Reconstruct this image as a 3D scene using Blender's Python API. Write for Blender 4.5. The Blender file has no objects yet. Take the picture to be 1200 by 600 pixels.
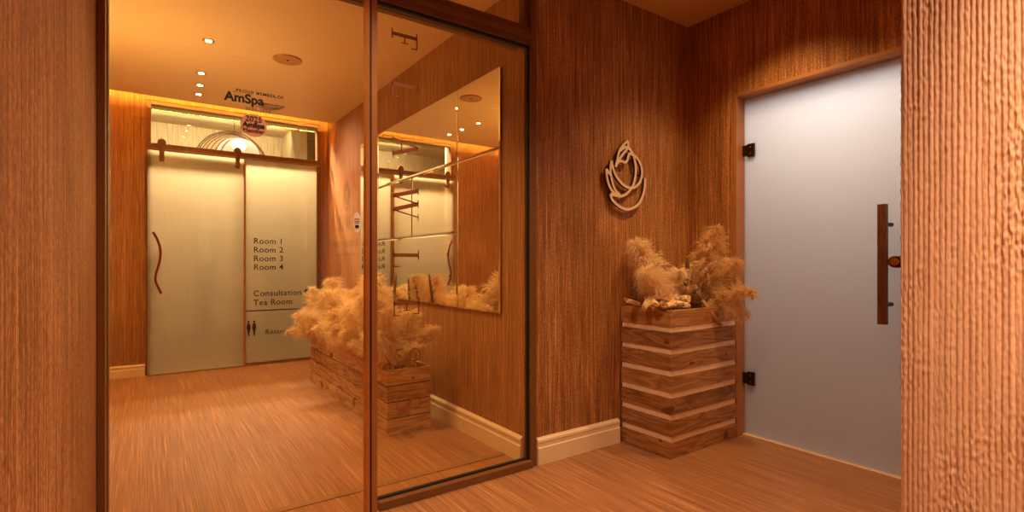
import bpy, bmesh, math, random
from mathutils import Vector, Matrix, noise
random.seed(7)
scn = bpy.context.scene
C = scn.collection
PI = math.pi

# ------------------------------------------------------------------ helpers
def lin(r, g, b):
    f = lambda c: (c/255/12.92) if c/255 <= .04045 else ((c/255+.055)/1.055)**2.4
    return (f(r), f(g), f(b), 1)

class MB:
    def __init__(s): s.bm = bmesh.new()
    def box(s, x0, x1, y0, y1, z0, z1, bevel=0, mat=None):
        r = bmesh.ops.create_cube(s.bm, size=1)
        vs = r['verts']
        for v in vs:
            v.co = Vector((x0+(v.co.x+.5)*(x1-x0), y0+(v.co.y+.5)*(y1-y0), z0+(v.co.z+.5)*(z1-z0)))
            if mat: v.co = mat @ v.co
        if bevel:
            es = list({e for v in vs for e in v.link_edges})
            bmesh.ops.bevel(s.bm, geom=es, offset=bevel, segments=2, affect='EDGES', profile=.6)
        return s
    def cyl(s, p0, p1, r0, r1=None, n=20, cap=True):
        r1 = r0 if r1 is None else r1
        p0, p1 = Vector(p0), Vector(p1); d = p1-p0
        q = d.to_track_quat('Z', 'Y').to_matrix().to_4x4()
        M = Matrix.Translation((p0+p1)/2) @ q
        bmesh.ops.create_cone(s.bm, cap_ends=cap, segments=n, radius1=r0, radius2=r1, depth=d.length, matrix=M)
        return s
    def poly(s, pts, thick):          # pts 3D planar outline, extruded by vector thick
        thick = Vector(thick)
        a = [s.bm.verts.new(p) for p in pts]; b = [s.bm.verts.new(Vector(p)+thick) for p in pts]
        n = len(a)
        s.bm.faces.new(a); s.bm.faces.new(b[::-1])
        for i in range(n): s.bm.faces.new((a[i], b[i], b[(i+1) % n], a[(i+1) % n]))
        return s
    def tube(s, pts, r, n=10, closed=False, flat=None):
        pts = [Vector(p) for p in pts]; N = len(pts); rings = []
        up = Vector((0, 0, 1))
        t0 = (pts[1]-pts[0]).normalized()
        u = t0.cross(up)
        if u.length < 1e-3: u = t0.cross(Vector((0, 1, 0)))
        u.normalize()
        for i, p in enumerate(pts):
            a = pts[(i-1) % N] if (closed or i > 0) else pts[i]
            b = pts[(i+1) % N] if (closed or i < N-1) else pts[i]
            t = (b-a).normalized()
            u = (u - t*u.dot(t))
            if u.length < 1e-6: u = t.orthogonal()
            u.normalize(); w = t.cross(u)
            rr = r[i] if isinstance(r, (list, tuple)) else r
            ring = []
            for k in range(n):
                an = 2*PI*k/n
                ring.append(s.bm.verts.new(p + (u*math.cos(an)+w*math.sin(an))*rr))
            rings.append(ring)
        for i in range(N if closed else N-1):
            A, B = rings[i], rings[(i+1) % N]
            for k in range(n): s.bm.faces.new((A[k], A[(k+1) % n], B[(k+1) % n], B[k]))
        if not closed: s.bm.faces.new(rings[0][::-1]); s.bm.faces.new(rings[-1])
        return s
    def ribbon(s, pts, w, nrm, depth):      # flat bar following pts, width w in the plane with normal nrm
        nrm = Vector(nrm); pts = [Vector(p) for p in pts]; R = []
        for i, p in enumerate(pts):
            a = pts[max(0, i-1)]; b = pts[min(len(pts)-1, i+1)]
            t = (b-a).normalized(); sd = t.cross(nrm).normalized()
            ww = (w[i] if isinstance(w, (list, tuple)) else w)/2
            R.append([s.bm.verts.new(p+sd*ww), s.bm.verts.new(p-sd*ww), s.bm.verts.new(p-sd*ww-nrm*depth), s.bm.verts.new(p+sd*ww-nrm*depth)])
        for A, B in zip(R, R[1:]):
            for k in range(4): s.bm.faces.new((A[k], A[(k+1) % 4], B[(k+1) % 4], B[k]))
        s.bm.faces.new(R[0][::-1]); s.bm.faces.new(R[-1])
        return s
    def prism(s, prof, axis, a0, a1):       # profile [(p,z)] extruded along axis 'x' or 'y'
        f = (lambda a, p, z: (a, p, z)) if axis == 'x' else (lambda a, p, z: (p, a, z))
        A = [s.bm.verts.new(f(a0, p, z)) for p, z in prof]; B = [s.bm.verts.new(f(a1, p, z)) for p, z in prof]
        n = len(A); s.bm.faces.new(A); s.bm.faces.new(B[::-1])
        for i in range(n): s.bm.faces.new((A[i], B[i], B[(i+1) % n], A[(i+1) % n]))
        return s
    def build(s, name, mat, parent=None, smooth=False, recalc=True):
        if recalc: bmesh.ops.recalc_face_normals(s.bm, faces=s.bm.faces)
        me = bpy.data.meshes.new(name); s.bm.to_mesh(me); s.bm.free()
        if smooth:
            for p in me.polygons: p.use_smooth = True
        o = bpy.data.objects.new(name, me); C.objects.link(o)
        if mat: me.materials.append(mat)
        if parent:
            o.parent = parent
            o.matrix_parent_inverse = Matrix.Translation(parent.location).inverted() if parent.rotation_euler.z == 0 else parent.matrix_basis.inverted()
        return o

def empty(name, loc):
    o = bpy.data.objects.new(name, None); o.empty_display_size = .1; o.location = loc; C.objects.link(o); return o
def tag(o, label=None, cat=None, group=None, kind=None):
    if label: o['label'] = label
    if cat: o['category'] = cat
    if group: o['group'] = group
    if kind: o['kind'] = kind
    return o
def struct(o, label=None): 
    o['kind'] = 'structure'
    if label: o['label'] = label
    return o
def smooth_path(P, sub=6):
    P = [Vector(p) for p in P]; out = []
    for i in range(len(P)-1):
        p0 = P[max(i-1, 0)]; p1 = P[i]; p2 = P[i+1]; p3 = P[min(i+2, len(P)-1)]
        for k in range(sub):
            t = k/sub
            out.append(.5*((2*p1)+(p2-p0)*t+(2*p0-5*p1+4*p2-p3)*t*t+(3*p1-3*p2+p3-p0)*t**3))
    out.append(P[-1]); return out

# ------------------------------------------------------------------ materials
def newmat(name):
    m = bpy.data.materials.new(name); m.use_nodes = True
    nt = m.node_tree; nt.nodes.clear()
    out = nt.nodes.new('ShaderNodeOutputMaterial')
    return m, nt, out
def N(nt, t, **kw):
    n = nt.nodes.new(t)
    for k, v in kw.items():
        if k in n.inputs.keys() if isinstance(k, str) else False: n.inputs[k].default_value = v
        else: setattr(n, k, v)
    return n
def L(nt, a, b): nt.links.new(a, b)
def ramp(nt, fac, stops):
    r = nt.nodes.new('ShaderNodeValToRGB'); cr = r.color_ramp
    while len(cr.elements) < len(stops): cr.elements.new(.5)
    for e, (p, c) in zip(cr.elements, stops): e.position = p; e.color = c
    L(nt, fac, r.inputs[0]); return r.outputs[0]
def noisetex(nt, vec, scale, detail=3, rough=.5, sc=(1, 1, 1), dist=0):
    mp = nt.nodes.new('ShaderNodeMapping'); mp.inputs['Scale'].default_value = sc; L(nt, vec, mp.inputs[0])
    n = nt.nodes.new('ShaderNodeTexNoise'); n.inputs['Scale'].default_value = scale
    n.inputs['Detail'].default_value = detail; n.inputs['Roughness'].default_value = rough; n.inputs['Distortion'].default_value = dist
    L(nt, mp.outputs[0], n.inputs['Vector']); return n.outputs[0]
def math_(nt, op, a, b):
    m = nt.nodes.new('ShaderNodeMath'); m.operation = op
    for i, v in enumerate((a, b)):
        if isinstance(v, (int, float)): m.inputs[i].default_value = v
        else: L(nt, v, m.inputs[i])
    return m.outputs[0]
def plain(name, col, rough=.5, metal=0, var=.12, scale=20, bump=0, sc=(1, 1, 1), coat=0):
    m, nt, out = newmat(name)
    b = N(nt, 'ShaderNodeBsdfPrincipled'); L(nt, b.outputs[0], out.inputs[0])
    g = N(nt, 'ShaderNodeNewGeometry')
    n = noisetex(nt, g.outputs['Position'], scale, 3, .5, sc)
    c2 = tuple(min(1, c*(1+var)) for c in col[:3])+(1,); c1 = tuple(c*(1-var) for c in col[:3])+(1,)
    L(nt, ramp(nt, n, [(.3, c1), (.7, c2)]), b.inputs['Base Color'])
    b.inputs['Roughness'].default_value = rough; b.inputs['Metallic'].default_value = metal
    b.inputs['Coat Weight'].default_value = coat
    if bump:
        bp = N(nt, 'ShaderNodeBump'); bp.inputs['Strength'].default_value = 1; bp.inputs['Distance'].default_value = bump
        L(nt, n, bp.inputs['Height']); L(nt, bp.outputs[0], b.inputs['Normal'])
    return m
def emit(name, col, s):
    m, nt, out = newmat(name)
    e = N(nt, 'ShaderNodeEmission'); e.inputs[0].default_value = col; e.inputs[1].default_value = s
    L(nt, e.outputs[0], out.inputs[0]); return m

def plaster(name, c_dark, c_mid, c_light, fine=170, bump=.003):
    m, nt, out = newmat(name)
    b = N(nt, 'ShaderNodeBsdfPrincipled'); L(nt, b.outputs[0], out.inputs[0])
    P = N(nt, 'ShaderNodeNewGeometry').outputs['Position']
    ridge = noisetex(nt, P, 1, 3, .6, (fine, fine, 3.5))
    band = noisetex(nt, P, 1, 2, .6, (70, 70, .7))
    blob = noisetex(nt, P, 1, 2, .6, (130, 130, 100))
    big = noisetex(nt, P, 1.3, 2, .5)
    h = math_(nt, 'ADD', math_(nt, 'MULTIPLY', ridge, .5), math_(nt, 'MULTIPLY', blob, .32))
    h = math_(nt, 'ADD', h, math_(nt, 'MULTIPLY', band, .24))
    cf = math_(nt, 'ADD', math_(nt, 'MULTIPLY', h, .8), math_(nt, 'MULTIPLY', big, .14))
    L(nt, ramp(nt, cf, [(.40, c_dark), (.505, c_mid), (.62, c_light)]), b.inputs['Base Color'])
    b.inputs['Roughness'].default_value = .62
    b.inputs['Specular IOR Level'].default_value = .35
    bp = N(nt, 'ShaderNodeBump'); bp.inputs['Distance'].default_value = bump; bp.inputs['Strength'].default_value = 1
    L(nt, h, bp.inputs['Height']); L(nt, bp.outputs[0], b.inputs['Normal'])
    return m

def wood(name, c1, c2, axis='x', pitch=None, knots=True, rough=.55):
    m, nt, out = newmat(name)
    b = N(nt, 'ShaderNodeBsdfPrincipled'); L(nt, b.outputs[0], out.inputs[0])
    P = N(nt, 'ShaderNodeNewGeometry').outputs['Position']
    sep = N(nt, 'ShaderNodeSeparateXYZ'); L(nt, P, sep.inputs[0])
    pos = P
    if pitch:
        fl = math_(nt, 'FLOOR', math_(nt, 'DIVIDE', sep.outputs[2], pitch), 0)
        off = math_(nt, 'MULTIPLY', fl, 3.71)
        cb = N(nt, 'ShaderNodeCombineXYZ')
        for i in range(3): L(nt, math_(nt, 'ADD', sep.outputs[i], off), cb.inputs[i])
        pos = cb.outputs[0]
    sc = {'x': (2.2, 2.2, 16), 'y': (16, 2.2, 16), 'z': (16, 16, 2.2)}[axis]
    rings = noisetex(nt, pos, 1, 2, .45, sc, .6)
    w = math_(nt, 'FRACT', math_(nt, 'MULTIPLY', rings, 5.5), 0)
    tri = math_(nt, 'ABSOLUTE', math_(nt, 'SUBTRACT', w, .5), 0)
    sc2 = {'x': (14, 14, 260), 'y': (260, 14, 260), 'z': (260, 260, 14)}[axis]
    fine = noisetex(nt, pos, 1, 3, .6, sc2)
    f = math_(nt, 'ADD', math_(nt, 'MULTIPLY', tri, .8), math_(nt, 'MULTIPLY', fine, .6))
    if knots:
        kn = noisetex(nt, pos, 7, 0, .5, (1, 1, 1.4))
        k = math_(nt, 'GREATER_THAN', kn, .765)
        f = math_(nt, 'SUBTRACT', f, math_(nt, 'MULTIPLY', k, .6))
    if pitch:
        wn = N(nt, 'ShaderNodeTexWhiteNoise'); wn.noise_dimensions = '1D'; L(nt, off, wn.inputs['W'])
        f = math_(nt, 'ADD', f, math_(nt, 'MULTIPLY', math_(nt, 'SUBTRACT', wn.outputs[0], .5), .25))
    L(nt, ramp(nt, f, [(.12, c1), (.85, c2)]), b.inputs['Base Color'])
    b.inputs['Roughness'].default_value = rough
    bp = N(nt, 'ShaderNodeBump'); bp.inputs['Distance'].default_value = .0012; bp.inputs['Strength'].default_value = .6
    L(nt, fine, bp.inputs['Height']); L(nt, bp.outputs[0], b.inputs['Normal'])
    return m

def floor_mat():
    m, nt, out = newmat('oak_vinyl_planks')
    b = N(nt, 'ShaderNodeBsdfPrincipled'); L(nt, b.outputs[0], out.inputs[0])
    P = N(nt, 'ShaderNodeNewGeometry').outputs['Position']
    sep = N(nt, 'ShaderNodeSeparateXYZ'); L(nt, P, sep.inputs[0])
    cb = N(nt, 'ShaderNodeCombineXYZ'); L(nt, sep.outputs[1], cb.inputs[0]); L(nt, sep.outputs[0], cb.inputs[1])
    br = N(nt, 'ShaderNodeTexBrick'); L(nt, cb.outputs[0], br.inputs['Vector'])
    br.offset = .37
    for k, v in (('Scale', 1), ('Mortar Size', .0012), ('Mortar Smooth', .2), ('Brick Width', 1.22), ('Row Height', .18), ('Bias', 0)): br.inputs[k].default_value = v
    br.inputs['Color1'].default_value = (.38, .38, .38, 1); br.inputs['Color2'].default_value = (.62, .62, .62, 1); br.inputs['Mortar'].default_value = (0.2, 0.2, 0.2, 1)
    g1 = noisetex(nt, P, 1, 4, .7, (190, 1.7, 1), 0)
    g2 = noisetex(nt, P, 1, 2, .5, (34, .6, 1), 0)
    bw = N(nt, 'ShaderNodeRGBToBW'); L(nt, br.outputs[0], bw.inputs[0])
    f = math_(nt, 'ADD', math_(nt, 'MULTIPLY', g1, .86), math_(nt, 'MULTIPLY', g2, .14))
    f = math_(nt, 'ADD', f, math_(nt, 'MULTIPLY', math_(nt, 'SUBTRACT', bw.outputs[0], .5), .16))
    L(nt, ramp(nt, f, [(.34, lin(116, 75, 44)), (.5, lin(160, 108, 68)), (.66, lin(200, 147, 98))]), b.inputs['Base Color'])
    b.inputs['Roughness'].default_value = .42; b.inputs['Specular IOR Level'].default_value = .4
    bp = N(nt, 'ShaderNodeBump'); bp.inputs['Distance'].default_value = .0012; bp.inputs['Strength'].default_value = .5
    L(nt, f, bp.inputs['Height']); L(nt, bp.outputs[0], b.inputs['Normal'])
    return m

def glass(name, tint, film=0, film_col=(1, 1, 1, 1), f0=.04, rough=0, speck=0):
    """thin pane: transmitted light tinted, Fresnel reflection, optional frosted film"""
    m, nt, out = newmat(name)
    tr = N(nt, 'ShaderNodeBsdfTransparent'); tr.inputs[0].default_value = tint
    gl = N(nt, 'ShaderNodeBsdfGlossy'); gl.inputs['Roughness'].default_value = rough
    lw = N(nt, 'ShaderNodeLayerWeight'); lw.inputs[0].default_value = .5
    fres = math_(nt, 'ADD', f0, math_(nt, 'MULTIPLY', math_(nt, 'POWER', lw.outputs['Facing'], 5), 1-f0))
    base = tr.outputs[0]
    if film:
        tl = N(nt, 'ShaderNodeBsdfTranslucent'); tl.inputs[0].default_value = film_col
        df = N(nt, 'ShaderNodeBsdfDiffuse'); df.inputs[0].default_value = film_col
        a = N(nt, 'ShaderNodeMixShader'); a.inputs[0].default_value = .14; L(nt, tl.outputs[0], a.inputs[1]); L(nt, df.outputs[0], a.inputs[2])
        bmx = N(nt, 'ShaderNodeMixShader'); bmx.inputs[0].default_value = film; L(nt, base, bmx.inputs[1]); L(nt, a.outputs[0], bmx.inputs[2])
        base = bmx.outputs[0]
    mx = N(nt, 'ShaderNodeMixShader'); L(nt, fres, mx.inputs[0]); L(nt, base, mx.inputs[1]); L(nt, gl.outputs[0], mx.inputs[2])
    L(nt, mx.outputs[0], out.inputs[0]); return m

M = {}
M['plaster'] = plaster('combed_plaster', lin(116, 74, 38), lin(168, 114, 64), lin(226, 170, 106))
M['plaster_near'] = plaster('combed_plaster_coarse', lin(176, 128, 94), lin(190, 142, 106), lin(202, 155, 118), 60, .0008)
M['ceil'] = plain('satin_ceiling', lin(236, 200, 145), .45, 0, .03, 1.5)
M['ceil2'] = plain('vestibule_ceiling', lin(215, 165, 90), .6, 0, .03, 1.5)
M['base'] = plain('cream_baseboard', lin(240, 215, 175), .4, 0, .03, 6)
M['floor'] = floor_mat()
M['bronze'] = plain('bronze_frame', lin(124, 82, 44), .42, .15, .1, 8, 0, (1, 1, .2))
M['bronze_dark'] = plain('dark_bronze', lin(46, 28, 18), .35, .5, .1, 8)
M['brass'] = plain('brass_edge', lin(196, 132, 62), .3, .6, .1, 10)
M['black'] = plain('black_vinyl', lin(22, 16, 14), .6, 0, .05, 10)
M['seal'] = plain('rubber_seal', lin(20, 13, 9), .7, 0, .05, 10)
M['clearseal'] = plain('amber_seal', lin(165, 105, 50), .4, 0, .1, 10)
M['glass'] = glass('clear_warm_glass', (.975, .94, .87, 1), f0=.085)
M['film_glass'] = glass('filmed_glass', (.96, .87, .72, 1), .56, (.64, .55, .42, 1))
M['transom_glass'] = glass('transom_glass', (.98, .97, .94, 1))
M['frosted'] = glass('frosted_glass', (.9, .9, .92, 1), .97, (.88, .85, .82, 1))
M['mirror'] = None
m, nt, out = newmat('mirror_silver'); g = N(nt, 'ShaderNodeBsdfGlossy'); g.inputs[0].default_value = (.90, .87, .80, 1); g.inputs['Roughness'].default_value = .004; L(nt, g.outputs[0], out.inputs[0]); M['mirror'] = m
M['letter'] = plain('bronze_vinyl', lin(146, 86, 42), .5, .1, .06, 10)
M['emblem'] = plain('pale_emblem', lin(232, 205, 170), .4, .1, .06, 30)
M['emblem_side'] = plain('dark_emblem_back', lin(50, 30, 18), .6, 0, .06, 30)
M['sign'] = plain('sign_letters', lin(40, 20, 12), .6, 0, .06, 30)
M['slat_y'] = wood('pine_slats_long', lin(118, 74, 34), lin(232, 182, 112), 'x', .105)
M['slat_t'] = wood('pine_slats_tall', lin(112, 72, 36), lin(204, 148, 88), 'x', .1232)
M['liner'] = plain('pale_liner', lin(248, 222, 190), .6, 0, .08, 30)
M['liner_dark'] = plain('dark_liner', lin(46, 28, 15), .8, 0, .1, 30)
M['soil'] = plain('dry_fill', lin(96, 66, 40), .9, 0, .4, 90, .006)
M['rock'] = plain('pale_bark_chunks', lin(225, 190, 140), .8, 0, .22, 45, .004)
M['stem'] = plain('dry_stem', lin(176, 132, 80), .7, 0, .15, 60)
M['seed'] = plain('dark_seed_head', lin(104, 66, 36), .9, 0, .3, 200, .002)
M['bar_wood'] = wood('dark_handle_wood', lin(66, 32, 14), lin(112, 58, 28), 'z', None, False)
M['white_wall'] = plain('far_room_wall', lin(208, 190, 152), .7, 0, .05, 3)
M['leaf'] = plain('corridor_door_leaf', lin(168, 146, 110), .5, 0, .05, 5)
M['wainscot'] = plain('far_wainscot', lin(98, 74, 46), .6, 0, .06, 3)
M['grey'] = plain('grey_panel', lin(120, 108, 88), .6, 0, .06, 5)
M['white_room'] = plain('white_room_wall', lin(150, 138, 122), .7, 0, .02, 3)
M['lit'] = emit('downlight_glow', (1, .74, .42, 1), 40)
M['cove'] = emit('cove_led', (1, .66, .13, 1), 210)
M['bulb'] = emit('pendant_bulb', (1, .93, .78, 1), 20)
M['speaker'] = plain('speaker_grille', lin(186, 140, 88), .6, 0, .15, 160, .001)
M['copper'] = plain('peach_sticker', lin(238, 176, 130), .6, 0, .03, 10)
M['cream'] = plain('cream_sticker', lin(250, 236, 205), .6, 0, .03, 10)
M['olive'] = plain('olive_swoosh', lin(138, 110, 40), .6, 0, .03, 10)
# pampas: thin dry fibres, partly translucent
m, nt, out = newmat('pampas_fibre')
d = N(nt, 'ShaderNodeBsdfDiffuse'); t = N(nt, 'ShaderNodeBsdfTranslucent'); mx = N(nt, 'ShaderNodeMixShader'); mx.inputs[0].default_value = .4
oi = N(nt, 'ShaderNodeObjectInfo')
c = ramp(nt, oi.outputs['Random'], [(0, lin(238, 204, 150)), (1, lin(253, 234, 194))])
L(nt, c, d.inputs[0]); L(nt, c, t.inputs[0]); L(nt, d.outputs[0], mx.inputs[1]); L(nt, t.outputs[0], mx.inputs[2]); L(nt, mx.outputs[0], out.inputs[0]); M['pampas'] = m

# ------------------------------------------------------------------ lettering
def text_mesh(body, size, mat, name, parent, loc, facing='-y', align='LEFT', depth=.0015, space=1.0, bold=0):
    cu = bpy.data.curves.new(name, 'FONT'); cu.body = body; cu.size = size; cu.align_x = align
    cu.extrude = depth/2; cu.space_character = space; cu.offset = bold
    tmp = bpy.data.objects.new(name, cu); C.objects.link(tmp)
    bpy.context.view_layer.update()
    me = bpy.data.meshes.new_from_object(tmp.evaluated_get(bpy.context.evaluated_depsgraph_get()))
    bpy.data.objects.remove(tmp); bpy.data.curves.remove(cu)
    if facing == '-y': R = Matrix(((1, 0, 0), (0, 0, -1), (0, 1, 0))).to_4x4()
    elif facing == '-x': R = Matrix(((0, 0, -1), (-1, 0, 0), (0, 1, 0))).to_4x4()
    me.transform(Matrix.Translation(loc) @ R)
    me.name = name; me.materials.clear(); me.materials.append(mat)
    o = bpy.data.objects.new(name, me); C.objects.link(o)
    if parent: o.parent = parent; o.matrix_parent_inverse = Matrix.Translation(parent.location).inverted()
    return o

def rect(a, b, c, d): return [(a, c), (b, c), (b, d), (a, d)]
def diag(x0, y0, x1, y1, w): return [(x0-w/2, y0), (x0+w/2, y0), (x1+w/2, y1), (x1-w/2, y1)]
TH, TN = .13, .05
SERIF = {
 'F': [rect(.12, .12+TH, 0, 1), rect(.0, .60, .955, 1), rect(.56, .60, .76, 1), rect(.2, .46, .48, .53), rect(.43, .47, .38, .63), rect(0, .37, 0, .04)],
 'L': [rect(.12, .12+TH, 0, 1), rect(.0, .62, 0, .045), rect(.58, .62, 0, .26), rect(0, .37, .96, 1)],
 'E': [rect(.12, .12+TH, 0, 1), rect(.0, .60, .955, 1), rect(.56, .60, .76, 1), rect(.2, .46, .48, .53), rect(.43, .47, .38, .63), rect(0, .64, 0, .045), rect(.60, .64, 0, .26)],
 'A': [diag(.14, 0, .42, 1, TN), diag(.72, 0, .43, 1, TH+.02), rect(.22, .62, .32, .37), rect(0, .28, 0, .035), rect(.56, .88, 0, .035)],
 'W': [diag(.36, 0, .12, 1, TH+.02), diag(.36, 0, .60, 1, TN), diag(.86, 0, .60, 1, TH+.02), diag(.86, 0, 1.10, 1, TN), rect(0, .27, .965, 1), rect(.46, .76, .965, 1), rect(.98, 1.22, .965, 1)],
}
WID = {'F': .6, 'L': .62, 'E': .64, 'A': .88, 'W': 1.22, 'S': .56}
def S_path():
    P = [(.50, .72), (.49, .86), (.38, .965), (.24, .975), (.10, .88), (.08, .74), (.17, .60), (.33, .49), (.46, .38), (.51, .25), (.44, .09), (.28, .025), (.12, .05), (.05, .16), (.04, .30)]
    q = smooth_path([(x, y, 0) for x, y in P], 5); n = len(q)
    w = [.035+.10*math.exp(-((i/n-.5)/.16)**2) for i in range(n)]
    return q, w
def serif_letter(mb, ch, f, nrm, depth):      # f maps (lx,ly) to a 3D point
    if ch == 'S':
        q, w = S_path(); s = (Vector(f(1, 0))-Vector(f(0, 0))).length
        mb.ribbon([f(p.x, p.y) for p in q], [a*s for a in w], nrm, depth)
        for a, b in (((.50, .70), (.50, .98)), ((.04, .02), (.04, .32))): mb.ribbon([f(*a), f(*b)], .03*s, nrm, depth)
    else:
        for pl in SERIF[ch]: mb.poly([f(x, y) for x, y in pl], Vector(nrm)*-depth)

# emblem strokes (unit: 100 = height of the emblem drawing)
EMB = [
 [(217, 60), (188, 85), (165, 115), (150, 150), (141, 195), (128, 243)],
 [(217, 60), (218, 98), (205, 125), (180, 155), (155, 192), (130, 240)],
 [(130, 240), (148, 208), (172, 203), (196, 211), (212, 196), (219, 170), (228, 150), (244, 156), (272, 172), (300, 212), (315, 260), (313, 312), (296, 358), (266, 384), (236, 391), (200, 380), (165, 350), (130, 300), (112, 250), (102, 200)],
 [(102, 200), (95, 245), (97, 300), (110, 360), (130, 410), (162, 443)],
 [(66, 258), (96, 302)],
 [(66, 258), (71, 320), (85, 370), (110, 415), (150, 447), (190, 443), (225, 415), (255, 370), (268, 320), (273, 270), (268, 210), (255, 160), (236, 125), (212, 105), (187, 109), (166, 128)],
 [(158, 450), (94, 434)],
 [(94, 434), (110, 475), (150, 515), (200, 540), (250, 534), (296, 500), (325, 440), (337, 380), (338, 322)],
]

# ------------------------------------------------------------------ ROOM SHELL
HV, HI = 2.73, 2.65
PY = 2.24          # plane of the glazed partition and of the emblem wall
FY = 6.20          # far glazed wall
RX = 1.70          # right wall of the inner lobby

struct(MB().box(-3, 6, -3, 10.2, -.12, 0).build('floor', M['floor']))

struct(MB().box(-.30, -.135, -2.7, PY+.12, 0, HV).build('wall_left', M['plaster']))
struct(MB().box(1.728, 3.26, PY, PY+.14, 0, HV+.1).build('wall_front', M['plaster']))
# door wall with opening
w = MB().box(3.06, 3.26, 1.895, PY, 0, HV).box(3.06, 3.26, .885, 1.895, 2.175, HV).box(3.06, 3.26, .40, .885, 0, HV)
struct(w.build('wall_right', M['plaster']))

# near right wall: combed plaster with real ridges on the face the camera sees
def ridge_h(y, z):
    p = Vector((y*115, z*2.2, 0)); a = noise.noise(p)
    s = abs(math.sin(PI*(y+.0055*noise.noise(Vector((y*9, z*1.1, 4)))+.0012*noise.noise(Vector((y*40, z*9, 7))))/.0106))**.55*2-1
    e = noise.noise(Vector((y*190, z*75, 9)))
    patch = noise.noise(Vector((y*9, z*5, 2)))
    g = .75+.5*noise.noise(Vector((math.floor((y+.02)/.0106)*3.7, z*.8, 1)))
    return .0029*g*s+.0016*a+(.0014+.0045*max(0, patch))*e
bm = bmesh.new(); ny, nz = 270, 560
y0, y1, z0, z1 = .17, .49, 0, HV
grid = []
for i in range(ny+1):
    y = y0+(y1-y0)*i/ny; col = []
    for k in range(nz+1):
        z = z0+(z1-z0)*k/nz
        ed = max(0, (y-(y1-.006))/.006)
        col.append(bm.verts.new((1.5-ridge_h(y, z)+.005*ed*ed, y+.0022*ed*noise.noise(Vector((z*60, 3, 1)))+.0012*ed*noise.noise(Vector((z*190, 3, 1))), z)))
    grid.append(col)
for i in range(ny):
    for k in range(nz): bm.faces.new((grid[i][k], grid[i][k+1], grid[i+1][k+1], grid[i+1][k]))
bv = [bm.verts.new((1.53, .488, z0+(z1-z0)*k/nz)) for k in range(nz+1)]
for k in range(nz): bm.faces.new((grid[ny][k], grid[ny][k+1], bv[k+1], bv[k]))
mbn = MB(); mbn.bm.free(); mbn.bm = bm
for f in bm.faces: f.smooth = True
mbn.box(1.503, 1.70, -2.7, .485, 0, HV)
mbn.box(1.70, 3.26, .40, .485, 0, HV)
struct(mbn.build('wall_near', M['plaster_near'], recalc=False))
struct(MB().box(-.30, 1.70, -2.85, -2.7, 0, HV).build('wall_back', M['plaster']))
struct(MB().box(-.30, 3.30, -2.85, PY+.10, HV, HV+.1).build('ceiling', M['ceil2']))

# inner lobby
struct(MB().box(RX, RX+.028, PY+.06, PY+.14, 0, HV+.1).box(RX, RX+.16, PY+.14, 5.86, 0, HI).box(RX+.03, RX+.16, 5.86, FY+.15, 0, 3.0).box(RX, RX+.16, PY+.14, 5.86, HI, 3.0).build('wall_inner_right', M['plaster']))
struct(MB().box(-1.35, -1.2, PY, FY+.15, 0, 3.0).build('wall_inner_left', M['plaster']))
struct(MB().box(-1.2, -.135, PY+.12, PY+.26, 0, HI).build('wall_inner_front', M['plaster']))
struct(MB().box(-1.2, -.01, FY, FY+.15, 0, 3.0).box(1.64, RX+.03, FY, FY+.15, 0, 3.0).box(-.01, 1.64, FY, FY+.15, 2.70, 3.3).build('wall_far', M['plaster']))
struct(MB().box(-1.2, RX, PY+.14, 5.86, HI, HI+.05).box(-1.2, RX+.03, 5.70, FY, 2.98, 3.03).build('ceiling', M['ceil']))
t = MB().box(-1.2, RX-.001, 4.39, 4.396, HI-.0015, HI+.001); struct(t.build('trim_1', M['base']))
struct(MB().box(-.11, RX-.02, 2.455, 2.50, 0, .005, .002).build('trim_2', plain('threshold_strip', lin(150, 108, 70), .45, .1, .1, 20)))

# baseboards: stepped profile
def bprof(p, s, h=.145, t=.022):   # p wall plane, s direction out of the wall
    return [(p, 0), (p+s*t, 0), (p+s*t, h*.62), (p+s*(t-.005), h*.66), (p+s*(t-.005), h*.80), (p+s*(t-.002), h*.84), (p+s*(t-.004), h*.92), (p+s*.008, h*.97), (p+s*.006, h), (p, h)]
struct(MB().prism(bprof(PY, -1), 'x', 1.735, 2.37).build('baseboard_front', M['base']))
struct(MB().prism(bprof(RX, -1, .14), 'y', PY+.07, 5.86).build('baseboard_inner_right', M['base']))
struct(MB().prism(bprof(FY, -1, .115), 'x', -1.2, -.02).build('baseboard_far', M['base']))

# ------------------------------------------------------------------ near partition: fixed pane with lettering (window_1)
win = empty('window_1', (1.25, PY, 0)); struct(win, 'tall fixed glass pane with serif letters running down it')
fr = MB()
fr.box(1.690, 1.728, PY-.012, PY+.03, 0, HV-.001, .003)               # right post
fr.box(.84, 1.69, PY-.03, PY+.045, 0, .038, .003)           # sill
fr.box(-.108, 1.69, PY-.005, PY+.06, 2.275, 2.375, .004)         # head rail
fr.box(-.108, 1.69, PY-.025, PY+.0, 2.305, 2.335, .004)
fr.box(-.108, 1.69, PY+.10, PY+.139, 2.29, 2.43, .003)
fr.box(1.66, 1.69, PY+.01, PY+.06, 2.375, HV-.001, .003)
fr.box(-.135, -.108, PY-.03, PY+.06, 0, HV-.001, .003)
fr.build('window_frame', M['bronze'], win)
s = MB().box(1.681, 1.69, PY+.004, PY+.024, .038, 2.275).box(.84, 1.69, PY+.004, PY+.024, .038, .046).box(.84, 1.69, PY+.004, PY+.024, 2.262, 2.275)
s.build('rubber_seal', M['seal'], win)
MB().box(.82, 1.685, PY+.009, PY+.019, .04, 2.27).build('pane', M['glass'], win)
MB().box(-.10, 1.66, PY+.03, PY+.038, 2.375, HV-.002).build('transom_pane', M['glass'], win)
lh = .127
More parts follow.
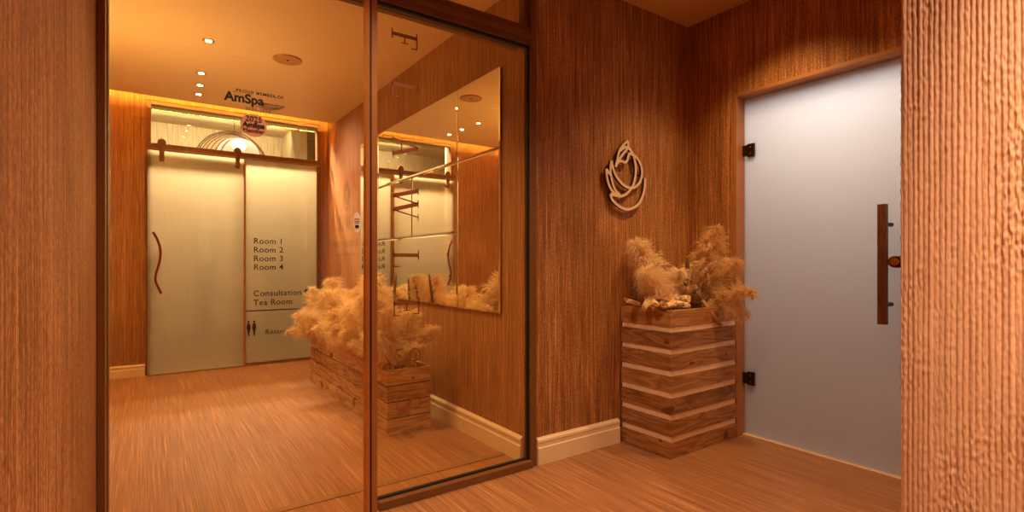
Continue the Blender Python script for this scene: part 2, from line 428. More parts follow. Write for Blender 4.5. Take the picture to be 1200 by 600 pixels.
for ch, v, u0 in zip('FLAWLESS', (45, 104, 172, 238, 303, 360, 417, 474), (0, .002, .004, .006, .008, .010, .016, .02)):
    zc = 1.1+(308-v)*2.39/608; X0 = .910+u0; k = WID[ch]
    mb = MB(); serif_letter(mb, ch, lambda lx, ly: (X0+ly*lh, PY+.0075, zc+(k/2-lx)*lh), (0, -1, 0), .0015)
    o = mb.build('vinyl_letter', M['letter'], win); o['label'] = 'bronze vinyl letter ' + ch + ' turned on its side'

# sliding door in front (door_1)
d1 = empty('door_1', (.35, PY-.05, 0)); struct(d1, 'near sliding glass door with round stickers')
GY = PY-.045
MB().box(-.10, .79, GY-.005, GY+.005, .015, 2.40).build('pane', M['glass'], d1)
MB().box(.765, .785, GY-.014, GY+.014, .01, 2.55, .002).build('door_stile', M['brass'], d1)
MB().box(.785, .795, GY-.008, GY+.012, .01, 2.55, .002).build('rubber_seal', M['seal'], d1)
MB().box(.795, .822, GY-.004, GY+.018, .01, 2.55, .002).build('edge_strip', M['clearseal'], d1)
MB().box(-.108, .765, GY-.02, GY+.02, 0, .014, .002).build('bottom_track', M['bronze'], d1)
MB().box(-.135, -.112, GY-.055, GY+.015, 0, HV-.001, .003).build('door_jamb', M['bronze'], d1)
# on-glass marks
def pY(u, v, Y):           # photo position -> point on the plane at distance Y into the room
    r = (u-600)/608; fx = .575+.818*r; fy = .818-.575*r; dd = Y/fy
    return Vector((dd*fx, Y, 1.1+(308-v)*dd/608))
gy = GY-.0065
a = pY(263, 118, gy); 
text_mesh('PROUD MEMBER OF', .0155, M['black'], 'vinyl_wording', d1, pY(276.5, 107, gy), space=1.25, bold=.0003)
for u in (273.2, 321.6):
    p = pY(u, 107.0 if u < 300 else 114.2, gy); MB().box(p.x, p.x+.008, gy-.0008, gy+.0008, p.z-.001, p.z+.001).build('vinyl_dash', M['black'], d1)
text_mesh('AmSpa', .047, M['black'], 'vinyl_wording', d1, pY(263, 116.5, gy), bold=.0015)
q = pY(306, 122.0, gy)
text_mesh('AMERICAN MED SPA', .0092, M['black'], 'vinyl_wording', d1, q, bold=.0002)
text_mesh('ASSOCIATION', .0092, M['black'], 'vinyl_wording', d1, q-Vector((0, 0, .0095)), bold=.0002)
text_mesh('2025-2026', .0165, M['black'], 'vinyl_wording', d1, pY(287.5, 128.5, gy), space=1.25)
sw = [pY(292, 121.5, gy), pY(303, 125.2, gy), pY(315, 128, gy), pY(326, 127.6, gy), pY(331, 126, gy)]
sw = smooth_path(sw, 5); n = len(sw)
MB().ribbon(sw, [.001+.009*math.sin(PI*min(1, (i/n)**1.6)) for i in range(n)], (0, -1, 0), .001).build('swoosh', M['olive'], d1)
def disc(name, c, rx, rz, mat, parent, y):
    pts = [(c.x+rx*math.cos(2*PI*i/40), y, c.z+rz*math.sin(2*PI*i/40)) for i in range(40)]
    return MB().poly(pts, (0, -.001, 0)).build(name, mat, parent)
c = pY(297.3, 147, gy); disc('sticker', c, .046, .044, M['copper'], d1, gy)
text_mesh('2025', .030, M['black'], 'sticker_wording', d1, (c.x, gy-.002, c.z+.014), align='CENTER')
text_mesh('AmSpa', .027, M['black'], 'sticker_wording', d1, (c.x, gy-.002, c.z-.008), align='CENTER', bold=.0008)
text_mesh('Member', .022, M['black'], 'sticker_wording', d1, (c.x, gy-.002, c.z-.028), align='CENTER')
c = pY(418.2, 260.5, gy); disc('sticker', c, .0175, .044, M['cream'], d1, gy)
for k, (zz, ww, hh) in enumerate(((.014, .010, .0015), (.004, .011, .0012), (-.003, .009, .0012), (-.018, .008, .006))):
    MB().box(c.x-ww, c.x+ww, gy-.0022, gy-.0012, c.z+zz-hh, c.z+zz+hh).build('sticker_mark', M['olive'] if k < 3 else M['black'], d1)

# ------------------------------------------------------------------ far glazed wall (door_2 slides, window_2 fixed pane + transom)
w2 = empty('window_2', (1.2, FY, 0)); struct(w2, 'far fixed glass panel with room names')
fr = MB()
fr.box(-.01, .03, FY-.02, FY+.06, 0, 2.69, .003).box(1.60, 1.64, FY-.02, FY+.06, 0, 2.69, .003)
fr.box(.03, 1.60, FY-.02, FY+.06, 2.655, 2.69, .003)
fr.box(.03, 1.60, FY+.005, FY+.05, 2.215, 2.25, .003)
fr.box(.864, 1.60, FY+.0, FY+.04, 0, .02, .003)
fr.build('window_frame', M['bronze'], w2)
MB().box(.840, .864, FY+.0, FY+.035, .0, 2.215, .002).build('edge_strip', M['brass'], w2)
MB().box(.864, 1.60, FY+.012, FY+.022, .02, 2.215).build('pane', M['film_glass'], w2)
MB().box(.03, 1.60, FY+.022, FY+.030, 2.25, 2.655).build('transom_pane', M['transom_glass'], w2)
ty = FY+.0105
zz = lambda v, u=297: pY(u, v, FY).z
x0 = pY(297, 300, FY).x
for k, s_ in enumerate(('Room 1', 'Room 2', 'Room 3', 'Room 4')):
    text_mesh(s_, .088, M['black'], 'vinyl_wording', w2, (x0, ty, zz(285.3+10.3*k)), space=1.08, bold=.0008)
text_mesh('Consultation', .088, M['black'], 'vinyl_wording', w2, (x0, ty, zz(347.3)), space=1.08, bold=.0008)
text_mesh('Tea Room', .088, M['black'], 'vinyl_wording', w2, (x0, ty, zz(358)), space=1.08, bold=.0008)
MB().box(pY(286, 0, FY).x, pY(351, 0, FY).x, ty-.001, ty+.001, zz(364.4)-.006, zz(364.4)+.006).build('vinyl_line', M['sign'], w2)
text_mesh('Restroom', .075, M['black'], 'vinyl_wording', w2, (pY(311, 0, FY).x, ty, zz(393)), space=1.08, bold=.0008)
for u in (291.5, 298):
    x = pY(u, 0, FY).x; zb = zz(393.5)
    mb = MB(); P = lambda a, b: (x+a, ty, zb+b)
    mb.poly([P(-.012, .135), P(.012, .135), P(.022, .085), P(.012, .06), P(.006, 0), P(-.006, 0), P(-.012, .06), P(-.022, .085)], (0, -.001, 0))
    mb.poly([P(.0125*math.cos(i*PI/8), .152+.0125*math.sin(i*PI/8)) for i in range(16)], (0, -.001, 0))
    mb.build('person_pictogram', M['sign'], w2)
c = pY(361, 342, FY); disc('round_mark', c, .042, .042, M['black'], w2, ty)
MB().poly([(c.x-.02, ty-.0025, c.z-.01), (c.x-.004, ty-.0025, c.z-.02), (c.x+.022, ty-.0025, c.z+.012), (c.x+.01, ty-.0025, c.z+.022)], (0, -.0005, 0)).build('mark_sliver', M['liner'], w2)

d2 = empty('door_2', (.45, FY-.04, 0)); struct(d2, 'far sliding glass door with wavy handles')
DY = FY-.038
MB().box(.0, .855, DY-.005, DY+.005, .012, 2.20).build('pane', M['film_glass'], d2)
MB().box(.842, .857, DY-.008, DY+.008, .012, 2.20, .002).build('edge_strip', M['brass'], d2)
MB().box(-.015, 1.63, DY-.045, DY-.028, 2.215, 2.265, .004).build('rail', M['bronze'], d2)
for x in (.115, .775):
    mb = MB(); mb.box(x-.02, x+.02, DY-.055, DY-.046, 2.09, 2.29, .004)
    mb.cyl((x, DY-.062, 2.275), (x, DY-.028, 2.275), .036, n=28); mb.cyl((x, DY-.068, 2.13), (x, DY-.006, 2.13), .024, n=20); mb.cyl((x, DY-.068, 2.185), (x, DY-.05, 2.185), .022, n=20)
    o = mb.build('roller', M['bronze'], d2)
for sgn in (-1, 1):
    pts = smooth_path([(.075-.03, DY+sgn*.05, 1.40), (.085, DY+sgn*.05, 1.31), (.105, DY+sgn*.05, 1.21), (.095, DY+sgn*.05, 1.10), (.07, DY+sgn*.05, 1.0), (.065, DY+sgn*.05, .93), (.09, DY+sgn*.05, .85), (.112, DY+sgn*.05, .80)], 5)
    o = MB().tube(pts, .011, 10).cyl((.10, DY+sgn*.05, 1.22), (.10, DY+sgn*.004, 1.22), .009).cyl((.066, DY+sgn*.05, .93), (.066, DY+sgn*.004, .93), .009).build('handle', M['copper'] if sgn > 0 else plain('copper_handle', lin(150, 60, 30), .3, .7, .05), d2, smooth=True)
MB().box(-.0, 1.60, DY-.02, DY+.02, 0, .008).build('floor_track', M['bronze'], d2)

# ------------------------------------------------------------------ mirror on the inner right wall
mr = empty('wall_mirror', (RX, 3.735, 1.5))
tag(mr, 'large wall mirror hung on the ridged wall behind the glass', 'mirror')
MB().box(RX-.008, RX-.001, 2.525, 4.945, .805, 2.245).build('backing', M['bronze_dark'], mr)
def mpanel(ya, yb, za, zb):
    g = .002; b = .011; x1 = RX-.008; x2 = RX-.014; x3 = RX-.016
    bm_ = MB(); B = bm_.bm
    def ring(x, i): return [B.verts.new((x, y, z)) for y, z in ((ya+g+i, za+g+i), (yb-g-i, za+g+i), (yb-g-i, zb-g-i), (ya+g+i, zb-g-i))]
    r1, r2, r3 = ring(x1, 0), ring(x2, 0), ring(x3, b)
    for A, D in ((r1, r2), (r2, r3)):
        for k in range(4): B.faces.new((A[k], A[(k+1) % 4], D[(k+1) % 4], D[k]))
    B.faces.new(r3); B.faces.new(r1[::-1])
    return bm_.build('mirror_panel', M['mirror'], mr)
for p in ((2.52, 3.03, .80, 1.77), (2.52, 3.03, 1.77, 2.25), (3.03, 4.47, .80, 1.30), (3.03, 3.75, 1.30, 1.77), (3.75, 4.47, 1.30, 1.77), (3.03, 4.47, 1.77, 2.25), (4.47, 4.95, .80, 1.30), (4.47, 4.95, 1.30, 2.25)):
    mpanel(*p)

# ------------------------------------------------------------------ frosted door (door_3)
d3 = empty('door_3', (3.15, 1.40, 0)); struct(d3, 'frosted glass door with vertical wooden pull')
MB().box(3.145, 3.157, .93, 1.872, .012, 2.147).build('pane', M['frosted'], d3)
fr = MB().box(3.055, 3.20, 1.872, 1.895, 0, 2.175, .002).box(3.055, 3.20, .885, 1.872, 2.152, 2.175, .002).box(3.055, 3.20, .885, .908, 0, 2.152, .002)
fr.build('door_frame', plain('ochre_trim', lin(176, 122, 74), .5, 0, .08, 6), d3)
MB().box(3.12, 3.18, .91, 1.872, 0, .006, .002).build('threshold', plain('pale_threshold', lin(225, 200, 170), .4, 0, .04), d3)
for z in (1.815, .365):
    h = MB().box(3.128, 3.145, 1.80, 1.845, z-.042, z+.042, .002).box(3.157, 3.17, 1.80, 1.845, z-.042, z+.042, .002).box(3.122, 3.144, 1.845, 1.872, z-.034, z+.034, .002).cyl((3.128, 1.85, z-.034), (3.128, 1.85, z+.034), .009)
    h = h.build('hinge', M['bronze_dark'], d3)
    MB().cyl((3.128, 1.822, z+.02), (3.1245, 1.822, z+.02), .006, n=12).cyl((3.128, 1.822, z-.02), (3.1245, 1.822, z-.02), .006, n=12).build('screw', M['bronze'], h)
hb = MB().box(3.065, 3.095, 1.062, 1.102, .785, 1.40, .003).build('pull_handle', M['bar_wood'], d3)
for z in (1.297, .886): MB().cyl((3.08, 1.078, z), (3.146, 1.066, z), .011, n=16).build('standoff', M['bronze_dark'], hb)
lk = MB().box(3.125, 3.144, .955, 1.046, 1.075, 1.135, .004).cyl((3.125, 1.046, 1.105), (3.144, 1.046, 1.105), .03, n=28).build('lock', M['letter'], d3)
MB().cyl((3.112, 1.04, 1.105), (3.125, 1.04, 1.105), .019, n=24).cyl((3.106, 1.04, 1.105), (3.112, 1.04, 1.105), .010, n=20).build('lock_cylinder', M['brass'], lk)
# small bright room behind the frosted door
struct(MB().box(3.26, 5.2, PY+.06, PY+.14, 0, 2.8).build('wall_side_north', M['white_room']))
struct(MB().box(3.26, 5.2, .2, .3, 0, 2.8).build('wall_side_south', M['white_room']))
struct(MB().box(5.2, 5.3, .2, PY+.14, 0, 2.8).build('wall_side_east', M['white_room']))
struct(MB().box(3.26, 5.3, .2, PY+.14, 2.8, 2.9).build('ceiling', M['white_room']))

# ------------------------------------------------------------------ emblem on the wall
ep = empty('wall_emblem', (2.44, PY, 1.65))
tag(ep, 'pale metal leaf and teardrop emblem mounted on the ridged wall beside the partition', 'wall emblem')
def ept(x, y, Y): p = pY(700+x/6, 155+y/6, Y); return p
fa, bk = MB(), MB()
for i_, st in enumerate(EMB):
    pts = smooth_path([ept(x, y, PY-.034) for x, y in st], 5); of = Vector((0, .00035*i_, 0))
    fa.ribbon([p+of for p in pts], .0165, (0, -1, 0), .003)
    bk.ribbon([p+of*.5+Vector((0, .0058, 0)) for p in pts], .0155, (0, -1, 0), .012)
fa.build('emblem_face', M['emblem'], ep); bk.build('emblem_back', M['emblem_side'], ep)
for x, y in ((217, 110), (313, 300), (96, 300), (150, 446), (250, 534)):
    p = ept(x, y, PY-.034); MB().cyl((p.x, PY-.02, p.z), (p.x, PY, p.z), .005, n=10).build('standoff', M['bronze_dark'], ep)

# wall sign on the near right wall (seen as a reflection in the glass)
sg = empty('wall_sign', (1.5, -.35, 1.5))
tag(sg, 'dark lettered sign with leaf emblem, seen reflected left of the door edge in the glass', 'sign')
MB().box(1.488, 1.4985, -.95, .15, .30, 1.92, .002).build('sign_board', plain('sign_board', lin(206, 140, 96), .35, 0, .04, 4), sg)
xs = 1.4865
mb = MB(); k = .26/480
for i_, st in enumerate(EMB): mb.ribbon(smooth_path([(xs-.0003*i_, -.34-(x-200)*k*1.15, 1.72+(300-y)*k) for x, y in st], 4), .018, (-1, 0, 0), .0015)
mb.build('sign_emblem', M['sign'], sg)
mb = MB(); yy = .10; h_ = .13
for ch in 'FLAWLESS':
    for q_ in (-1, 0, 1): serif_letter(mb, ch, lambda lx, ly: (xs-.0004*(q_+1), yy-lx*h_+q_*.007, 1.40+ly*h_+q_*.002), (-1, 0, 0), .0015)
    yy -= (WID[ch]+.17)*h_
mb.build('sign_lettering', M['sign'], sg)
text_mesh('aesthetic', .105, M['sign'], 'sign_lettering', sg, (xs, -.04, 1.25), facing='-x')
text_mesh('centre', .105, M['sign'], 'sign_lettering', sg, (xs, -.51, 1.25), facing='-x')
mb = MB(); yy = -.04
while yy > -.68:
    l_ = random.uniform(.02, .05); mb.box(xs-.001, xs+.0005, yy-l_, yy, 1.165, 1.185); yy -= l_+.014
mb.build('sign_small_print', M['sign'], sg)

# ------------------------------------------------------------------ planters
def slat_planter(name, label, x0, x1, y0, y1, n, hs, gap, mat, liner, th=.018, inset=.004):
    H = n*hs+(n-1)*gap
    t = empty(name, ((x0+x1)/2, (y0+y1)/2, 0)); tag(t, label, 'planter')
    a, b, c_, d_ = MB(), MB(), MB(), MB()
    for k in range(n):
        z = k*(hs+gap); j = lambda: random.uniform(-.0015, .0015)
        a.box(x0+j(), x1+j(), y0+j(), y0+th, z, z+hs, .0025)         # front, full width
        b.box(x0+j(), x0+th, y0+th+.0005, y1+j(), z, z+hs, .0025)
        c_.box(x1-th, x1+j(), y0+th+.0005, y1+j(), z, z+hs, .0025)
        d_.box(x0+th, x1-th, y1-th, y1, z, z+hs, .0025)
    a.build('front_slats', mat, t); b.build('side_slats', mat, t); c_.build('side_slats', mat, t); d_.build('back_slats', mat, t)
    i = .005; L_ = MB()
    L_.box(x0+i, x1-i, y0+i, y0+i+.012, .002, H-.006).box(x0+i, x0+i+.012, y0+i+.012, y1-i-.012, .002, H-.006).box(x1-i-.012, x1-i, y0+i+.012, y1-i-.012, .002, H-.006).box(x0+i, x1-i, y1-i-.012, y1-i, .002, H-.006)
    # (shown only in the gaps between slats)
    L_.build('liner', liner, t)
    # dry fill, gently uneven
    f = MB(); nx, ny_ = 14, 20; g_ = []
    for a_ in range(nx+1):
        g_.append([f.bm.verts.new((x0+th+(x1-x0-2*th)*a_/nx, y0+th+(y1-y0-2*th)*b_/ny_, H-.035+.012*noise.noise(Vector((a_*.7, b_*.5, n))))) for b_ in range(ny_+1)])
    for a_ in range(nx):
        for b_ in range(ny_): f.bm.faces.new((g_[a_][b_], g_[a_+1][b_], g_[a_+1][b_+1], g_[a_][b_+1]))
    o = f.build('dry_fill', M['soil'], t, smooth=True); o['kind'] = 'stuff'
    return t, H
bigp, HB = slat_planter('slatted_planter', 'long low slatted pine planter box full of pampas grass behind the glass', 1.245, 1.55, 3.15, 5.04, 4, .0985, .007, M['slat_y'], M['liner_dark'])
tallp, HT = slat_planter('slatted_planter', 'tall slatted pine planter box standing in the corner beside the frosted door', 2.392, 3.035, 1.862, 2.232, 7, .0935, .0297, M['slat_t'], M['liner'])

# ------------------------------------------------------------------ pampas plumes
def plume_mesh(seed, L_=.40, R_=.085, n_br=230, per=16, droop=.07):
    rnd = random.Random(seed); bm = bmesh.new()
    def axis(t): return Vector((droop*t*t, .02*math.sin(t*3+seed), L_*t))
    for i in range(n_br):
        t = rnd.random()**.85*.98
        env = (math.sin(PI*min(1, (t*.92+.10)))**.7)
        base = axis(t); az = rnd.uniform(0, 2*PI)
        out = Vector((math.cos(az), math.sin(az), 0))
        bl = R_*env*rnd.uniform(.8, 1.5)
        # branch curve
        def br(s): return base + out*bl*(s**.9)*.8 + Vector((0, 0, 1))*bl*(1.25*s-.75*s*s*rnd_d)
        rnd_d = rnd.uniform(.4, 1.9)
        for k in range(per):
            s = rnd.uniform(.05, 1); p = br(s)
            d = (out*.75+Vector((rnd.uniform(-.38, .38), rnd.uniform(-.38, .38), .75-1.0*s*rnd_d+rnd.uniform(-.3, .3)))).normalized()
            ln = rnd.uniform(.02, .05); cur = Vector((rnd.uniform(-.45, .45), rnd.uniform(-.45, .45), rnd.uniform(-.9, .1)))
            w = rnd.uniform(.0009, .0017); sd = d.cross(Vector((rnd.random(), rnd.random(), rnd.random()))).normalized()
            prev = None
            for q in range(4):
                f = q/3; c_ = p+d*ln*f+cur*ln*f*f*.7; ww = w*(1-.7*f)
                cu_ = (bm.verts.new(c_+sd*ww), bm.verts.new(c_-sd*ww))
                if prev: bm.faces.new((prev[0], prev[1], cu_[1], cu_[0]))
                prev = cu_
        prev = None
        for q in range(5):
            f = q/4; c_ = br(f) if q else base; sd = out.cross(Vector((0, 0, 1))); ww = .0009*(1-.6*f)
            cu_ = (bm.verts.new(c_+sd*ww), bm.verts.new(c_-sd*ww))
            if prev: bm.faces.new((prev[0], prev[1], cu_[1], cu_[0]))
            prev = cu_
    me = bpy.data.meshes.new('plume'); bm.to_mesh(me); bm.free(); me.materials.append(M['pampas'])
    st = MB(); pts = [Vector((0, 0, -.30)), Vector((0, 0, -.12))]+[axis(t) for t in (0, .25, .5, .75, .97)]
    st.tube(pts, [.0030, .0028, .0025, .0022, .0018, .0012, .0006], 6)
    sm = bpy.data.meshes.new('stem'); st.bm.to_mesh(sm); st.bm.free(); sm.materials.append(M['stem'])
    return me, sm
VAR = [plume_mesh(1), plume_mesh(2, .34, .080, 210, 16, .10), plume_mesh(3, .44, .085, 250, 16, .04), plume_mesh(4, .32, .092, 220, 16, .12)]
def plume(base, tip_dir, stem, var, scale, label, group, roll=0):
    """base: where the stalk meets the fill; tip_dir: lean; stem: bare stalk length above the fill"""
    me, sm = VAR[var]; d = Vector(tip_dir).normalized()
    q = d.to_track_quat('Z', 'X').to_matrix()
    # local +X (droop direction) points away horizontally
    h = Vector((d.x, d.y, 0)); h = h.normalized() if h.length > .05 else Vector((math.cos(roll), math.sin(roll), 0))
    xa = (h-d*h.dot(d)).normalized(); ya = d.cross(xa)
    Rm = Matrix((xa, ya, d)).transposed().to_4x4()
    root = empty('pampas_plume', (0, 0, 0)); tag(root, label, 'pampas grass', group)
    stem = min(stem, .28*scale)
    root.matrix_world = Matrix.Translation(Vector(base)+d*stem) @ Rm @ Matrix.Scale(scale, 4)
    for nm, m_ in (('plume_head', me), ('stem', sm)):
        o = bpy.data.objects.new(nm, m_); C.objects.link(o); o.parent = root
    return root

rb = random.Random(11)
zb = HB-.03
n_big = 44
for i in range(n_big):
    f = i/(n_big-1); y = 3.27+f*1.62+rb.uniform(-.05, .05); x = rb.uniform(1.30, 1.50)
    row = i % 4
    dx = (-.6, -.15, .12, -.35)[row]*rb.uniform(.6, 1.2); dy = rb.uniform(-.45, .45)
    if y > 4.65: dy = rb.uniform(.1, .6)
    if y > 4.5: sc_ = .84
    else: sc_ = 1
    if y < 3.45: dy = -rb.uniform(.1, .7)
    dz = rb.uniform(.75, 1.1)
    if row == 2: x = 1.38; dz = 1.1
    sc = rb.uniform(.95, 1.22)*sc_
    plume((x, y, zb), (dx, dy, dz), rb.uniform(.03, .19), rb.randrange(4), sc,
          'feathery tan pampas plume in the dense bunch of the long low planter', 'pampas plumes in the long planter', rb.uniform(0, 6.28))
for i in range(20):      # low ones spilling over the front and near rims
    y = 3.24+1.70*i/19; e_ = i < 3
    plume((1.31, y, zb), (-.30 if e_ else -rb.uniform(.4, .6), (-.25 if e_ else rb.uniform(-.4, .4)), rb.uniform(.6, .95)), .03, rb.randrange(4), rb.uniform(.62, .80),
          'feathery tan pampas plume in the dense bunch of the long low planter', 'pampas plumes in the long planter')
for b_, d_, s_, v_, sc, lb in (
    ((1.42, 3.26, zb), (.05, -.45, .8), .02, 3, .75, 'low pampas plume spilling over the near end board of the long planter'),
    ((1.30, 4.90, zb), (-.55, .30, .35), .04, 1, .80, 'pampas plume drooping over the far left end of the long planter'),
    ((1.46, 3.24, zb), (.12, -.35, .9), .10, 3, .8, 'pampas plume leaning over the near right corner of the long planter'),
    ((1.30, 3.30, zb), (-.15, -.5, .95), .12, 2, .9, 'tall pampas plume at the near end of the long planter beside the door edge')):
    plume(b_, d_, s_, v_, sc, lb, None)

zt = HT-.03
TP = [((2.60, 2.12, zt), (-.30, .0, 1), .08, 0, 1.0, 'brown pampas plume at the left rear of the tall planter against the wall'),
      ((2.60, 2.06, zt), (-.50, -.18, .70), .05, 1, 1.0, 'pampas plume leaning low to the left above the pale chunks'),
      ((2.74, 2.10, zt), (-.15, -.15, .75), .02, 3, .85, None), ((2.80, 2.08, zt), (.02, -.10, .9), .03, 1, .85, None),
      ((2.70, 2.13, zt), (-.3, -.05, .8), .02, 3, .8, None), ((2.88, 2.10, zt), (.05, -.05, 1), .05, 0, .85, None),
      ((2.86, 2.0, zt), (.06, -.10, 1), .10, 2, 1.0, 'tallest upright pampas plume of the tall planter beside the frosted door'),
      ((2.84, 2.06, zt), (.1, -.25, .9), .05, 3, 1.0, None), ((2.86, 2.0, zt), (.08, -.45, .8), .04, 0, .9, None),
      ((2.84, 1.98, zt), (.06, -.75, .50), .05, 1, .9, 'pampas plume reaching out to the right in front of the door frame'),
      ((2.86, 1.97, zt), (.05, -.75, .18), .03, 3, .75, 'pampas plume drooping over the right front rim of the tall planter')]
for b_, d_, s_, v_, sc, lb in TP:
    plume(b_, d_, s_, v_, sc, lb or 'fluffy tan pampas plume in the middle bunch of the tall corner planter', None if lb else 'pampas plumes in the tall planter')

# dark seed spikes
def spike(b, d, L_, r, label):
    d = Vector(d).normalized(); b = Vector(b)
    root = empty('seed_spike', b); tag(root, label, 'dried seed spike')
    pts = [b+d*L_*(.45+.55*i/8)+Vector((0, 0, -.01))*(i/8)**2 for i in range(9)]
    rr = [r*.5, r*.9, r*1.1, r*1.1, r*1.05, r, r*.95, r*.8, r*.45]
    o = MB().tube(pts, rr, 10).build('seed_head', M['seed'], root, smooth=True)
    MB().tube([b-d*.02, b+d*L_*.5], .003, 6).build('stalk', M['stem'], root)
for b_, d_, L_, r_, lb in (
    ((1.27, 4.16, .44), (-.15, .15, .2), .24, .012, 'dark seed spike tilting left in the middle of the long planter bunch'),
    ((1.26, 3.70, .44), (-.13, .17, .2), .26, .011, 'dark seed spike lying across the plumes above the long planter front'),
    ((1.45, 3.95, zb), (.10, .25, 1), .62, .012, 'dark upright seed spike at the mirror side of the long planter'),
    ((1.47, 3.70, zb), (.12, .05, 1), .64, .011, 'dark upright seed spike nearest the glass in the long planter'),
    ((1.46, 4.25, zb), (.10, -.1, 1), .60, .011, 'dark upright seed spike at the far part of the long planter'),
    ((2.70, 2.0, zt), (.10, .0, 1), .34, .014, 'dark brown seed spike standing upright between the plumes of the tall planter')):
    spike(b_, d_, L_, r_, lb)
# cut stalk leaning out of the tall planter
c0 = pY(823, 352, 1.90); c1 = pY(844.5, 382, 1.835)
st = MB().tube([c0, c0.lerp(c1, .5), c1], [.010, .012, .013], 10).build('cut_stalk', M['stem'], smooth=True)
tag(st, 'thick cut stalk hanging over the front rim of the tall planter', 'dried stalk')

# pale chunks
def rock(seed, c, s, rot, label, name='pale_chunk'):
    rnd = random.Random(seed); bm = bmesh.new(); bmesh.ops.create_icosphere(bm, subdivisions=2, radius=1.15)
    for v in bm.verts:
        n_ = noise.noise(v.co*1.3+Vector((seed*3.1, 0, 0))); v.co *= 1+.75*n_
        for a_ in range(3): v.co[a_] = max(-.88, min(.88, v.co[a_]))     # facets
    for v in bm.verts: v.co = Vector((v.co.x*s[0], v.co.y*s[1], v.co.z*s[2]))
    me = bpy.data.meshes.new(name); bm.to_mesh(me); bm.free(); me.materials.append(M['rock'])
    o = bpy.data.objects.new(name, me); C.objects.link(o); o.location = c; o.rotation_euler = rot
    tag(o, label, 'stone chunk'); return o
rr = random.Random(5)
CH = [(741, 354, 'flat slab-like pale chunk at the left end of the heap on the tall planter', (.075, .026, .014), 2.10),
      (762, 353, None, None, 2.0), (771, 350, None, None, 2.02), (778, 345.5, 'topmost pale chunk of the heap on the tall planter', (.030, .026, .022), 2.02),
      (781, 352, None, None, 1.98), (787, 352, None, None, 1.97), (767, 357, None, None, 1.94), (777, 357.5, None, None, 1.91), (785, 358, None, None, 1.91), (793, 356, None, None, 1.92),
      (801, 357, None, None, 1.905), (757, 357, None, None, 2.0), (803, 351, 'darker rounded chunk at the right end of the heap beside the plumes', (.038, .03, .03), 1.97), (792, 349, None, None, 2.0), (761, 349, None, None, 2.06)]
for i, (u, v, lb, s_, Y) in enumerate(CH):
    p = pY(u, v, Y)
    s_ = s_ or (rr.uniform(.030, .050), rr.uniform(.020, .030), rr.uniform(.017, .024))
    p.z = max(p.z, HT-.02)
    o = rock(i+1, p, s_, (rr.uniform(-.7, .7), rr.uniform(-.5, .5), rr.uniform(-.9, .9) if not lb else .1), lb or 'pale tan chunk in the heap at the front of the tall planter')
    if not lb: o['group'] = 'pale chunks heaped in the tall planter'
p = (1.29, 3.98, zb+.03)
rock(40, p, (.05, .03, .022), (.1, .1, 1.2), 'single pale chunk on the rim of the long planter under the plumes')

# ------------------------------------------------------------------ ceiling things
def downlight(x, y, z, label, e=None, group='ceiling downlights'):
    t = empty('downlight', (x, y, z)); tag(t, label, 'ceiling light')
    mb = MB(); B = mb.bm
    prof = [(.038, .0), (.038, -.003), (.033, -.005), (.026, -.003), (.020, .0)]
    R = [[B.verts.new((x+r*math.cos(2*PI*k/28), y+r*math.sin(2*PI*k/28), z+dz)) for k in range(28)] for r, dz in prof]
    for A, D in zip(R, R[1:]):
        for k in range(28): B.faces.new((A[k], A[(k+1) % 28], D[(k+1) % 28], D[k]))
    mb.build('trim_ring', M['brass'], t, smooth=True)
    MB().cyl((x, y, z-.0035), (x, y, z-.0015), .0205, n=28).build('lamp', M['lit'], t)
def spot(x, y, z, e, col, size=2.4, blend=.8, r=.03, aim=None, name='spot'):
    l = bpy.data.lights.new(name, 'SPOT'); l.energy = e; l.color = col; l.spot_size = size; l.spot_blend = blend; l.shadow_soft_size = r
    o = bpy.data.objects.new(name, l); C.objects.link(o); o.location = (x, y, z)
    if aim: o.rotation_euler = (Vector(aim)-Vector((x, y, z))).to_track_quat('-Z', 'Y').to_euler()
    return o
WARM = (1, .64, .24); WARM2 = (1, .58, .24); WARM3 = (1, .72, .50)
for (x, y, lb) in ((.35, 4.18, 'lit downlight nearest the glass in the ceiling row'), (.36, 4.93, 'lit downlight second from the glass in the ceiling row'), (.375, 5.27, 'lit downlight third from the glass in the ceiling row'), (.385, 5.56, 'lit downlight farthest back in the ceiling row')):
    downlight(x, y, HI, lb); spot(x, y, HI-.008, 20, WARM, 2.2, .8, .018)
for x, y in ((.25, 3.0), (.95, 3.0)):
    spot(x, y, HI-.008, 58, WARM, 2.0)
spot(-.6, 5.25, HI-.008, 45, (1, .66, .2), 2.0, .9, .02)  # no fixture: added to brighten the left strip of the far wall
spot(.9, 3.0, HI-.008, 65, (1, .68, .30), 1.0, .9, .02, (1.36, 4.05, .6))  # no fixture: added and aimed to lighten the long planter's plumes
# speaker
t = empty('ceiling_speaker', (.875, 4.22, HI)); tag(t, 'round perforated ceiling speaker in the lobby ceiling', 'speaker')
mb = MB(); B = mb.bm
R = [[B.verts.new((.875+r*math.cos(2*PI*k/40), 4.22+r*math.sin(2*PI*k/40), HI+dz)) for k in range(40)] for r, dz in ((.105, 0), (.104, -.006), (.094, -.009), (.090, -.004))]
for A, D in zip(R, R[1:]):
    for k in range(40): B.faces.new((A[k], A[(k+1) % 40], D[(k+1) % 40], D[k]))
mb.build('rim', M['brass'], t, smooth=True)
MB().cyl((.875, 4.22, HI-.006), (.875, 4.22, HI-.001), .0905, n=40).build('grille', M['speaker'], t)
MB().cyl((.875, 4.22, HI-.010), (.875, 4.22, HI-.006), .010, n=16).build('centre_cap', M['bronze_dark'], t)
